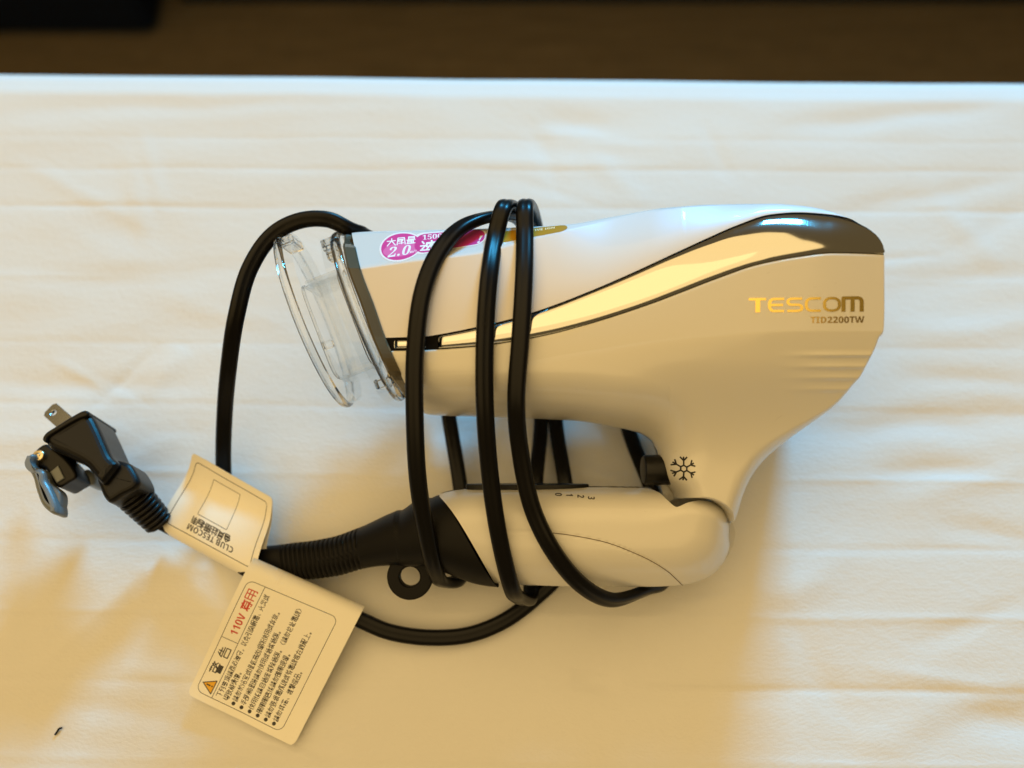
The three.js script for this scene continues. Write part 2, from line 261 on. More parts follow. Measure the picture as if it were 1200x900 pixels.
// a band of the body between two profile lines, from its mouth to its rear edge
function band(lo, hi, rows, off = 0, x0, x1) {
  return grid(NU, rows.length - 1, (i, j) => {
    const u = uOf(i); let y = lerp(lo(600), hi(600), rows[j]), x = 600;
    for (let k = 0; k < 14; k++) { const a = x0 ?? xFront(y); x = lerp(a, x1 ?? 1039, u); y = lerp(lo(x), hi(x), rows[j]); }
    return bodyPt(x, y, off);
  });
}
const even = (n) => Array.from({ length: n + 1 }, (_, i) => i / n);
const edged = (n) => even(n).map((t) => t * t * (3 - 2 * t) * 0.5 + t * 0.5);
const lead = (n) => even(n).map((t) => Math.pow(t, 1.6)), trail = (n) => even(n).map((t) => 1 - Math.pow(1 - t, 2.0));
const shift = (f, d) => (x) => f(x) + d;
{
  const upTop = band(A, B, lead(20)), upSide = band(B, shift(fineC, -0.6), even(36));
  const mk = (lo, hi, rows) => band(lo, hi, rows);
  const AB = [...lead(20).map((t) => t * 0.3), ...even(34).slice(1).map((t) => 0.3 + t * 0.7)];
  const up = grid(NU, AB.length - 1, (i, j) => {
    const u = uOf(i), f = (x) => (AB[j] <= 0.3 ? lerp(A(x), B(x), AB[j] / 0.3) : lerp(B(x), fineC(x) - 0.6, (AB[j] - 0.3) / 0.7));
    let x = 600, y = f(600);
    for (let k = 0; k < 14; k++) { x = lerp(xFront(y), 1039, u); y = f(x); }
    return bodyPt(x, y);
  });
  part('upper_shell', [up, mirrorY(up)], M.pearl, dryer, 'pearly white upper shell with stickers by the mouth');
  const DE = [0, 0.003, 0.007, 0.012, 0.02, ...even(24).slice(1).map((t) => (1 - Math.pow(1 - t, 1.5)) * 0.34), ...edged(84).slice(1).map((t) => 0.34 + t * 0.66)];
  const lowFn = (x, s) => { const f = Math.max(Fc(x), D(x) + 1), e = Math.min(E(x), D(x) + (f - D(x)) * 0.9); return s <= 0.34 ? lerp(D(x) + 0.6, e, s / 0.34) : lerp(e, f, (s - 0.34) / 0.66); };
  const xs = []; for (let i = 0; i <= 420; i++) { const t = i / 420; xs.push(t < 0.5 ? lerp(0, 0.545, t / 0.5) : t < 0.72 ? lerp(0.545, 0.62, (t - 0.5) / 0.22) : lerp(0.62, 1, 1 - Math.pow(1 - (t - 0.72) / 0.28, 1.8))); }
  const low = grid(420, DE.length - 1, (i, j) => {
    let x = 600, y = lowFn(600, DE[j]);
    for (let k = 0; k < 20; k++) { x = lerp(x, lerp(xFront(Math.min(y, 480)), 1039, xs[i]), 0.7); y = lowFn(x, DE[j]); }
    const q = bodyPt(x, y), lip = clamp(1 - (y - D(x) - 0.6) / 2.2, 0, 1); q.y -= lip * lip * 0.0006; return q;
  });
  part('lower_shell', [low, mirrorY(low)], M.white, dryer, 'glossy ivory lower shell running into the hinge neck');
  // dark seam bed under the chrome
  const seam = band(shift(fineC, -3), shift(D, 3), even(6), -0.0005);
  part('seam', [seam, mirrorY(seam)], M.dark, dryer, 'dark seam along both sides of the chrome strip');
  const strip = (x0, x1, a, b) => {
    const top = grid(NU, 16, (i, j) => {
      const x = lerp(x0, x1, uOf(i)), w = Math.max(1, D(x) - fineC(x)), edge = Math.pow(Math.abs(j / 8 - 1), 6), y = lerp(fineC(x) + a, D(x) - b, j / 16), q = bodyPt(x, y);
      const cap = sstep(0, 5, Math.min(x - x0, 1e9)) ;
      const bulge = (1 - Math.pow(Math.abs(j / 8 - 1), 2.4)) * Math.min(1.2, w * 0.028);
      q.y += (0.00035 + bulge * 0.001 * sstep(700, 500, x) - edge * 0.0008) * (0.25 + 0.75 * cap) - (1 - cap) * 0.0006; return q;
    });
    return top;
  };
  const main = strip(514, 1037.5, 0.5, 0.4), front = strip(463, 500, 2.2, 1.5);
  part('chrome_strip', [main, mirrorY(main)], M.chrome, dryer, 'mirror chrome strip sweeping up to the rear');
  part('chrome_clip', [front, mirrorY(front)], M.chrome, dryer, 'short chrome piece of the strip by the mouth');
  // mouth ring
  const ringPts = []; for (let i = 0; i <= 40; i++) ringPts.push(lerp(272, 470, i / 40));
  const prof = [[-13, 0.2], [-13.5, 1.6], [-11, 2.1], [-1, 1.1], [0.5, 0.4], [0, -1.2], [-13, -1.2], [-13, 0.2]];
  const ring = grid(40, prof.length - 1, (i, j) => { const y = ringPts[i], x = xFront(y), k = sstep(0, 4, i) * sstep(40, 33, i); const base = bodyPt(x + 1, y), q = bodyPt(x + 1, y); const s = prof[j][0] * PXM * MM; q.x += s * 0.96; q.z += -s * 0.33 * 0; q.y = Math.max(0.0, base.y * (0.35 + 0.65 * k)) + prof[j][1] * MM; return q; });
  const rg = ring.toNonIndexed(); rg.computeVertexNormals();
  part('mouth_ring', [rg, mirrorY(ring)], M.smoke, dryer, 'smoky dark translucent ring around the mouth');
  const cap = grid(40, 1, (i, j) => { const y = ringPts[i], q = bodyPt(xFront(y) + 4, y); q.y *= j ? -0.97 : 0.97; return q; });
  part('mouth_baffle', cap, M.dark, dryer);
}
// ---------------------------------------------------------------- clear nozzle
{
  const nozzle = new THREE.Group(); nozzle.name = 'nozzle'; nozzle.userData.label = 'clear plastic nozzle of two flanges joined by a slot'; dryer.add(nozzle);
  const t = V(0.36, 0, 0.933), n = V(-0.933, 0, 0.36), y = V(0, 1, 0);
  const frame = (c) => new THREE.Matrix4().makeBasis(y, n, t).setPosition(c);
  function disc(c, ry, rt, prof) { const g = new THREE.LatheGeometry(prof.map((p) => new THREE.Vector2(p[0], p[1])), 96); g.scale(ry, 1, rt); g.applyMatrix4(frame(c)); return g; }
  const c1 = pt(375, 375, 0), c2 = pt(427, 374, 0);
  // flange: a thin dished plate with a thick rolled rim (radius 1, rise in metres)
  const plate = (dish) => [[0.62, dish], [0.9, dish * 0.5], [0.985, 0]];
  const rim = (c, ry, rt, r) => { const g = grid(120, 14, (i, j) => { const a = i / 120 * Math.PI * 2, b = j / 14 * Math.PI * 2, k = 1 + Math.cos(b) * r / 0.03; return V(Math.cos(a) * ry * k, Math.sin(b) * r * 1.5, Math.sin(a) * rt * k); }, true, true); faceOut(g); g.applyMatrix4(frame(c)); return g; };
  for (const [c, ry, rt, r, label] of [[c1, 0.029, 0.0335, 0.0011, 'outer clear flange'], [c2, 0.0285, 0.0325, 0.0013, 'clear flange by the mouth ring']]) {
    const deep = r * 2.6, at = (d) => c.clone().addScaledVector(n, d);
    part('flange', disc(at(-deep), ry, rt, plate(0.0012)), M.clear, nozzle, label);
    part('flange_wall', disc(at(-deep), ry, rt, [[1.0, 0], [1.004, deep], [1.0, deep * 2]]), M.clear, nozzle);
    part('rim', rim(at(label[0] === 'o' ? deep * 0.6 : -deep * 0.6), ry, rt, r), M.glass, nozzle);
  }
  for (const [c, dn, dt, dy, sy, st, sn] of [[c2, 0.001, -0.0285, 0.004, 0.016, 0.0045, 0.0052], [c2, 0.0005, -0.0235, 0.012, 0.006, 0.0032, 0.0045], [c1, -0.001, -0.029, 0.006, 0.014, 0.0035, 0.0055], [c1, -0.0025, 0.0125, 0.017, 0.004, 0.0026, 0.004], [c2, 0.001, 0.026, 0.008, 0.012, 0.0036, 0.0045]]) {
    const tab = new RoundedBoxGeometry(sy, sn, st, 3, 0.0006); tab.applyMatrix4(new THREE.Matrix4().makeBasis(y, n, t).setPosition(c.clone().addScaledVector(n, dn).addScaledVector(t, dt).addScaledVector(y, dy)));
    part('tab', tab, M.glass, nozzle);
  }
  const slot = grid(64, 3, (i, j) => {                              // thin-walled rounded slot
    const a = i / 64 * Math.PI * 2, k = 1 / Math.pow(Math.pow(Math.abs(Math.cos(a)), 7) + Math.pow(Math.abs(Math.sin(a)), 7), 1 / 7);
    return c2.clone().addScaledVector(n, 0.0005 + j / 3 * 0.0145).addScaledVector(y, Math.cos(a) * k * 0.019).addScaledVector(t, Math.sin(a) * k * 0.0178 + 0.001);
  }, true);
  part('slot', slot, M.clear, nozzle, 'clear slot wall between the flanges');
  for (const d of [0.001, 0.0145]) {
    const loop = []; for (let i = 0; i < 48; i++) { const a = i / 48 * Math.PI * 2, k = 1 / Math.pow(Math.pow(Math.abs(Math.cos(a)), 7) + Math.pow(Math.abs(Math.sin(a)), 7), 1 / 7); loop.push(c2.clone().addScaledVector(n, d).addScaledVector(y, Math.cos(a) * k * 0.019).addScaledVector(t, Math.sin(a) * k * 0.0178 + 0.001)); }
    part('slot_edge', new THREE.TubeGeometry(new THREE.CatmullRomCurve3(loop, true), 160, 0.00055, 8, true), M.glass, nozzle);
  }
  for (const [k, w] of [[-1, 0.03], [1, 0.026]]) {
    const rib = new RoundedBoxGeometry(w, 0.012, 0.0011, 3, 0.0005); rib.applyMatrix4(new THREE.Matrix4().makeBasis(y, n, t).setPosition(c2.clone().addScaledVector(n, 0.0075).addScaledVector(t, k * 0.0185 + 0.001)));
    part('rib', rib, M.clear, nozzle);
  }
}
// ---------------------------------------------------------------- folded handle
const hTop = curve([[505, 584], [512, 581], [540, 575], [600, 572.5], [680, 572], [760, 573], [772, 577], [782, 586], [793, 594], [806, 589], [820, 586.5], [834, 588.5], [846, 594], [856, 603], [863, 613], [867, 626]]);
const hBot = curve([[505, 662], [560, 683], [575, 685.5], [620, 688.5], [700, 690], [760, 690], [800, 688], [826, 681], [846, 668], [858, 655], [864, 643], [867, 630]]);
const hTopD = curve([[505, 584], [512, 581], [540, 575], [600, 572.5], [700, 572], [760, 573], [790, 576], [820, 582], [846, 593], [856, 603], [863, 613], [867, 626]]);
const hOut = []; for (let x = 440; x <= 867; x += 1) hOut.push([x, hTopD(x), hBot(x)]);
function handleH(x, y) {
  const a = hTop(x), b = hBot(x); if (b - a < 0.5) return 0;
  let dt = 1e9, db = 1e9;
  for (const q of hOut) { if (Math.abs(q[0] - x) < 62) { const ex = (q[0] - x) ** 2; dt = Math.min(dt, ex + (q[1] - y) ** 2); db = Math.min(db, ex + (q[2] - y) ** 2); } }
  dt = Math.sqrt(dt); db = Math.sqrt(db);
  const st = clamp(1 - dt / lerp(46, 20, sstep(750, 830, x)), 0, 1), sb = clamp(1 - db / 58, 0, 1), sr = clamp(1 - (867.5 - x) / 40, 0, 1);
  return lerp(17.5, 19.6, sstep(560, 800, x)) * Math.sqrt(Math.max(0, 1 - Math.min(1, st ** 2.3 + sb ** 2.3 + sr ** 2.6 * 0.6))) * MM;
}
function handlePt(x, y, off = 0) { const h = handleH(x, y), p = pt(x, y, Math.max(h, 0.006)); p.y = h + off; return p; }
const cut = (s) => lerp(513.5, 581, s);                             // the slanted end of the white handle, top to bottom
{
  const rows = edged(60);
  const seamY = curve([[540, 621], [570, 621.5], [640, 624], [700, 633], [750, 651], [780, 668], [802, 688]]);
  const white = grid(200, 60, (i, j) => {
    let s = rows[j]; const u = i / 200, uu = 0.35 * u + 0.65 * (1 - Math.pow(1 - u, 1.7));
    const x = lerp(cut(s), 867, uu), y = lerp(hTop(x), hBot(x), s);
    const dip = x > 560 ? Math.exp(-(((y - seamY(x)) / 0.75) ** 2)) * sstep(560, 600, x) : 0;
    const q = handlePt(x, y); q.y -= dip * 0.00035; return q;
  });
  part('handle', [white, mirrorY(white)], M.white, dryer, 'white grip folded under the barrel, with a fine curved seam');
  const lip = []; for (let i = 0; i <= 60; i++) { const x = lerp(570, 803, i / 60); const p = handlePt(x, Math.min(seamY(x), hBot(x) - 0.5), 0.00006); lip.push(p); }
  part('grip_seam', new THREE.TubeGeometry(new THREE.CatmullRomCurve3(lip.slice(18)), 120, 0.00013, 6), new THREE.MeshStandardMaterial({ color: rgb(0.16, 0.11, 0.06), roughness: 0.7 }), dryer);
  // slide switch rail along the top of the grip
  const rail = new THREE.Shape(); rail.absellipse(0, 0, 0.0225, 0.0036, 0, Math.PI * 2);
  const rg = new THREE.ExtrudeGeometry(rail, { depth: 0.0022, bevelEnabled: true, bevelSize: 0.0004, bevelThickness: 0.0004, bevelSegments: 2, curveSegments: 40 });
  rg.translate(0, 0, -0.001); const rp = pt(618, 571.5, 0.0015);
  const sw = part('slide_switch', rg, M.black, dryer, 'black slide switch on the inner side of the grip'); sw.position.copy(rp);
}
// cool-shot button
{
  const prof = [[0, 0.0085], [0.0048, 0.0085], [0.0054, 0.0079], [0.0055, 0.002], [0.0055, -0.004], [0, -0.004]].map((p) => new THREE.Vector2(p[0] * 1.02, p[1]));
  const g = new THREE.LatheGeometry(prof.reverse(), 48); g.rotateZ(Math.PI / 2 - 0.06);
  const b = part('cool_button', g, M.black, dryer, 'black round cool-air button on the neck'); b.position.copy(pt(780, 550.5, 0.003));
}
// ---------------------------------------------------------------- strain relief between grip and cord
{
  const axis = [[300, 656], [330, 657.5], [354, 657], [392, 652], [424, 642], [460, 632], [492, 627], [520, 626], [545, 628], [581, 634]];
  const half = curve([[300, 15], [330, 19], [354, 21.5], [392, 22.5], [424, 23.5], [460, 29.5], [492, 37], [520, 45], [545, 51], [581, 53]]);
  const hk = curve([[300, 4.8], [330, 5.6], [400, 8.6], [460, 12], [520, 16.4], [600, 17.4]]), lev = curve([[300, -17], [350, -13.5], [400, -8.5], [480, -1.5], [520, 0], [600, 0]]);
  const ay = curve(axis), g = grid(560, 64, (i, j) => {
    const t = i / 560, a = j / 64 * Math.PI * 2, c = Math.cos(a), s = Math.sin(a);
    const ys = Math.sign(c) * Math.pow(Math.abs(c), 0.9);
    let x = lerp(297, cut((1 - ys * 0.96) / 2) + 5, t);
    const slot = (x - 332) / 5.55, inRib = x > 331 && x < 424 && Math.abs(s) > 0.0;
    let k = 1; const split = Math.abs(c - 0.05) < 0.14 && x > 375 && s > 0 ? 0.25 : 1;
    if (inRib) { const f = slot - Math.floor(slot); k = 1 - 0.095 * Math.exp(-(((f - 0.5) / 0.17) ** 2)) * split; }
    const dir = -0.28 * sstep(300, 470, x) + 0.28 * sstep(470, 560, x), lean = -ys * half(x) * (x < 470 ? -0.16 : 0);
    const y = x > 470 ? lerp(ay(x) - ys * half(x), lerp(hTop(x), hBot(x), (1 - ys) / 2), sstep(470, 500, x)) : ay(x + lean * 0) - ys * half(x) * k;
    const q = pt(x - lean, y, lev(x) * MM); q.y = lev(x) * MM + Math.sign(s) * Math.pow(Math.abs(s), 0.85) * hk(x) * MM * k; return q;
  }, false, true);
  part('strain_relief', g, M.rubber, dryer, 'black ribbed rubber sleeve between grip and cord');
  const s = new THREE.Shape(); s.absarc(0, 0, 0.0079, 0, Math.PI * 2); const h = new THREE.Path(); h.absarc(0, 0, 0.0043, 0, Math.PI * 2); s.holes.push(h);
  const rg = new THREE.ExtrudeGeometry(s, { depth: 0.003, bevelEnabled: true, bevelSize: 0.0006, bevelThickness: 0.0008, bevelSegments: 3, curveSegments: 40 }); rg.rotateX(-Math.PI / 2); rg.translate(0, -0.0015, 0);
  const r = part('hanging_ring', rg, M.rubber, dryer, 'black rubber hanging ring below the sleeve'); r.position.copy(pt(481, 675, 0.001));
}
// ---------------------------------------------------------------- power cord
// points: place in the photograph, height (over the bed when b, else over the dryer's middle plane, mm), turn of the flat side
const UPN = V(0, 1, 0);
function cordGeo(points, w, th, per = 14) {
  const P = points.map((p) => p.p), N = points.map((p) => p.n), cv = new THREE.CatmullRomCurve3(P, false, 'centripetal'), n = (P.length - 1) * per;
  const prof = []; for (let j = 0; j <= 28; j++) { const a = j / 28 * Math.PI * 2, c = Math.cos(a), s = Math.sin(a); const r = Math.pow(Math.pow(Math.abs(c), 2.8) + Math.pow(Math.abs(s), 2.8), -1 / 2.8), u = c * r, v = s * r; prof.push([u * w / 2, v * th / 2 * (1 - 0.1 * Math.exp(-((u / 0.16) ** 2)))]); }
  return { cv, geo: grid(n, 28, (i, j) => {
    const t = i / n, f = t * (P.length - 1), k = Math.min(P.length - 2, Math.floor(f)), tt = f - k, s = tt * tt * (3 - 2 * tt);
    const pos = cv.getPoint(t), T = cv.getTangent(t), nn = N[k].clone().lerp(N[k + 1], s); nn.addScaledVector(T, -nn.dot(T)).normalize(); const side = T.clone().cross(nn).normalize();
    return pos.addScaledVector(side, prof[j][0]).addScaledVector(nn, prof[j][1]);
  }, false, true) };
}
const L = (px, py, h, nx = 0, ny = 1, nz = 0) => ({ p: pt(px, py, h * MM), n: V(nx, ny, nz) });
const W = (px, py, h, nx = 0, ny = 1, nz = 0) => ({ p: bedL(px, py, h * MM), n: V(nx, ny, nz) });
const over = (px, py, lift = 2.4, nx = 0, ny = 1, nz = 0) => { const h = bodyH(px, py) / MM + lift; return L(px, py, h, nx, ny, nz); };
const CW = 6.1 * MM, CT = 4.1 * MM;
const cordPts = [
  L(330, 657, -15.5, 0, 1, 0), L(300, 655, -17, 0, 1, 0), W(278, 636, 5, .3, 1, .2), W(267, 602, 6, .5, 1, 0), W(262, 552, 11.5, .6, 1, 0), W(263, 490, 27, .6, 1, 0), W(268, 430, 46, .5, 1, 0), W(277, 370, 60, .5, 1, 0.1), W(293, 314, 65, .4, 1, .2), W(320, 275, 67, .2, 1, .3), W(352, 258.5, 67, 0, 1, .3), W(385, 257.5, 65, -.1, 1, .3), W(412, 270, 61, -.2, 1, .2),
  L(452, 285, -14, 0, .3, -1), L(490, 330, -30, 0, -1, -1), L(515, 410, -37, 0, -1, 0), L(526, 488, -31, 0, -1, 0), L(540, 575, -23, 0, -1, 0), L(546, 640, -20, 0, -1, .3), L(538, 678, -10, 0, -.4, 1),
  // first visible turn
  L(517, 681, 3, -.2, .6, 1), L(510, 668, 11, -.2, 1, .8), L(499, 620, 20, -.1, 1, .2), L(490, 565, 27, -.25, 1, .1), L(486, 490, 32.5, -.3, 1, 0), over(487, 405, 3.2, -.25, 1, 0), over(496, 340, 3.2, -.2, 1, 0), over(514, 296, 3.4, -.1, 1, -.4), L(540, 267, 26, 0, .6, -1), L(575, 254, 17, 0, .2, -1),
  L(610, 258, -4, 0, -.1, -1), L(622, 300, -30, 0, -1, -.8), L(630, 400, -42, 0, -1, 0), L(634, 492, -36, 0, -1, 0), L(627, 572, -24, 0, -1, 0), L(622, 650, -21, 0, -1, 0.2), L(621, 700, -9, 0, -.5, 1),
  // second visible turn
  L(606, 699, 6, 0, .7, 1), L(600, 690, 13, 0, 1, .8), L(585, 630, 21.5, .1, 1, .2), L(574, 555, 28, .15, 1, .1), L(568, 470, 35.5, .2, 1, .1), over(568.5, 390, 3.4, .2, 1, 0), over(573, 325, 3.4, .25, 1, -.05), over(581, 275, 3.6, .2, 1, -.7), L(589, 246, 24, .2, .5, -1), L(598, 241, 10, 0, 0, -1),
  L(617, 262, -14, 0, -.6, -1), L(655, 322, -38, 0, -1, -.3), L(722, 440, -42, 0, -1, 0), L(737, 505, -36, 0, -1, 0), L(766, 580, -23, 0, -1, 0), L(784, 640, -21, 0, -1, 0.3), L(777, 680, -13, 0, -.5, 1),
  // third visible turn
  L(751, 694, -2, .2, .7, 1), L(716, 703, 8, 0, 1, .7), L(682, 686, 16, -.1, 1, .4), L(649, 647, 21.5, -.3, 1, .2), L(624, 596, 24, -.35, 1, 0), L(609, 525, 29, -.4, 1, .1), L(605, 470, 35.5, -.3, 1, .1), over(610, 395, 3.4, -.1, 1, 0), over(614, 325, 3.4, 0, 1, 0), over(615, 272, 3.6, 0, 1, -.8), L(615, 245, 24, 0, .4, -1), L(619, 241, 8, 0, 0, -1),
  L(628, 268, -22, 0, -.8, -1), L(648, 380, -43, 0, -1, 0), L(651, 492, -36, 0, -1, 0), L(663, 572, -24, 0, -1, 0), L(668, 630, -25, 0, -1, 0), W(655, 672, 4.5), W(628, 700, 4), W(590, 728, 4), W(548, 744, 4), W(500, 747, 4.5), W(455, 740, 6), W(426, 728, 7.5), W(400, 716, 9.5), W(350, 695, 13), W(305, 676, 14.5), W(272, 655.5, 11.5), W(230, 633, 11), W(200, 617.5, 11.5), W(186, 609.5, 14), W(176, 600, 16),
];
const cord = cordGeo(cordPts, CW, CT);
part('power_cord', cord.geo, M.cable, dryer, 'flat black cord looped once at the left and three times around barrel and grip');
// raised year on the second turn
{
  const font = await new FontLoader().loadAsync('fonts/droid/droid_sans_bold.typeface.json');
  const geos = [];
  '2022'.split('').forEach((ch, i) => {
    const g = new TextGeometry(ch, { font, size: 0.0021, depth: 0.0006, curveSegments: 3 }); g.computeBoundingBox(); g.translate(-g.boundingBox.max.x / 2, -0.001, 0);
    const y = 355 + i * 8, p = over(570.5 - i * 0.8, y, 5.15).p;
    g.applyMatrix4(new THREE.Matrix4().makeBasis(V(-0.1, 0, 1).normalize(), V(0.98, -0.18, 0.1).normalize(), V(0.18, 0.98, 0).normalize()).setPosition(p)); geos.push(g);
  });
  part('cord_marking', geos, M.cable, dryer, 'raised figures on the second turn of the cord');
}
// ---------------------------------------------------------------- plug
const plug = new THREE.Group(); plug.name = 'plug'; plug.userData.label = 'black moulded plug with a grey clip'; dryer.add(plug);
{
  const flat = (pts, h, depth, bev, smooth = true) => {               // a moulded block with the measured outline, lying level over the bed
    const q = pts.map((p) => onBed(p[0], p[1], h * MM)), s = new THREE.Shape();
    const c = smooth ? new THREE.CatmullRomCurve3(q.map((v) => V(v.x, -v.z, 0)), true, 'centripetal').getPoints(90) : q.map((v) => V(v.x, -v.z, 0));
    let area = 0; c.forEach((a, i) => { const b = c[(i + 1) % c.length]; area += a.x * b.y - b.x * a.y; }); if (area < 0) c.reverse();
    s.setFromPoints(c.map((v) => new THREE.Vector2(v.x, v.y)));
    const g = new THREE.ExtrudeGeometry(s, { depth: depth * MM - 2 * bev * MM, bevelEnabled: true, bevelSize: bev * MM, bevelOffset: -bev * MM, bevelThickness: bev * MM, bevelSegments: 5 });
    g.rotateX(-Math.PI / 2); g.translate(0, (h - depth + bev) * MM, 0); g.applyMatrix4(toLocal); return g;
  };
  const body = flat([[51, 517], [54, 508], [66, 500], [88, 487], [98, 482.5], [105, 486], [113, 500], [121, 518], [128, 533], [136, 543], [128, 556], [118, 566], [108, 556], [98, 545], [76, 533], [56, 524]], 41, 22, 3.4);
  part('plug_body', body, M.black, plug);
  part('plug_face', flat([[49, 515], [52, 508], [66, 498.5], [88, 485], [98, 480.5], [103, 482], [103, 486], [90, 491.5], [68, 504], [56, 512], [53, 518]], 42, 24, 1.0), M.black, plug);
  part('collar', flat([[112, 555], [122, 545], [133, 538], [149, 541.5], [155, 548], [162, 565], [157, 572], [142, 580], [128, 588], [123, 586], [116, 574]], 37, 17, 2.6), M.black, plug);
  // ribbed sleeve
  const a = onBed(140, 563, 29 * MM), b = onBed(188, 614, 13.5 * MM), dir = b.clone().sub(a), len = dir.length();
  const prof = [new THREE.Vector2(0.0001, 0)]; const nr = 11;
  for (let i = 0; i < nr; i++) for (const [f, k] of [[0.02, 0.8], [0.16, 1], [0.6, 1], [0.74, 0.8], [0.98, 0.8]]) prof.push(new THREE.Vector2(lerp(0.0074, 0.0055, (i + f) / nr) * k, (i + f) / nr * len));
  prof.push(new THREE.Vector2(0.0001, len));
  const sl = new THREE.LatheGeometry(prof, 40); sl.applyMatrix4(new THREE.Matrix4().compose(a, new THREE.Quaternion().setFromUnitVectors(V(0, 1, 0), dir.normalize()), V(1, 1, 1))); sl.applyMatrix4(toLocal);
  part('plug_sleeve', sl, M.black, plug);
  // prongs
  const blade = (dx, h) => {
    const p0 = onBed(90 + dx, 507, h * MM), p1 = onBed(60 + dx, 480.5, (h - 5) * MM), d = p1.clone().sub(p0), l = d.length(), s = new THREE.Shape(); d.normalize();
    s.moveTo(0, -0.0031); s.lineTo(l - 0.001, -0.0031); s.lineTo(l, -0.002); s.lineTo(l, 0.002); s.lineTo(l - 0.001, 0.0031); s.lineTo(0, 0.0031);
    const o = new THREE.Path(); o.absarc(l - 0.0036, 0, 0.0014, 0, Math.PI * 2); s.holes.push(o);
    const g = new THREE.ExtrudeGeometry(s, { depth: 0.0013, bevelEnabled: true, bevelSize: 0.00015, bevelThickness: 0.00015, bevelSegments: 1, curveSegments: 20 });
    const yy = V(0, 1, 0), side = yy.clone().cross(d).normalize(), nn = d.clone().cross(side).normalize().negate();
    g.applyMatrix4(new THREE.Matrix4().makeBasis(d, side, d.clone().cross(side)).setPosition(p0)); g.applyMatrix4(toLocal); return g;
  };
  part('prong', blade(0, 34), M.steel, plug); part('prong', blade(0, 22), M.steel, plug);
  // earth clip: hinge block, grey lever, rivet
  part('hinge_block', flat([[36, 540], [39, 530], [52, 520], [64, 527], [78, 538], [89, 558], [80, 565], [68, 570.5], [60, 562], [52, 549], [40, 546]], 33, 13, 1.2), M.black, plug);
  part('block_inset', flat([[58, 553], [68, 545], [75, 560], [66, 566]], 33.8, 3, 0.5, false), M.grey, plug);
  const lever = new THREE.Shape(); 
  part('clip_lever', flat([[28, 543], [29, 535], [36, 530.5], [39, 533], [36, 542], [40, 547], [48, 548.5], [52, 553], [53, 562], [58, 571], [66, 592], [65, 601], [60, 601.5], [48, 592], [41, 576], [36, 558]], 38, 10, 2.2), M.grey, plug, 'grey plastic lever of the clip');
  part('lever_pad', flat([[54, 560], [60, 567], [70, 576], [71.5, 586], [68, 597], [65, 598], [59, 584], [54, 570]], 35.5, 6, 1.2), M.grey, plug);
  const rv = new THREE.LatheGeometry([[0, 0.0012], [0.0009, 0.001], [0.0012, 0.0004], [0.0019, 0.0008], [0.0022, 0], [0.0022, -0.004]].map((p) => new THREE.Vector2(...p)).reverse(), 32); const rp = onBed(45.5, 534, 34.2 * MM); rv.translate(rp.x, rp.y, rp.z); rv.applyMatrix4(toLocal);
  part('rivet', rv, M.brass, plug, 'brass rivet');
  part('lower_stub', flat([[92, 553], [102, 549], [111, 558], [108, 567], [97, 566]], 22, 12, 2), M.grey, plug);
}

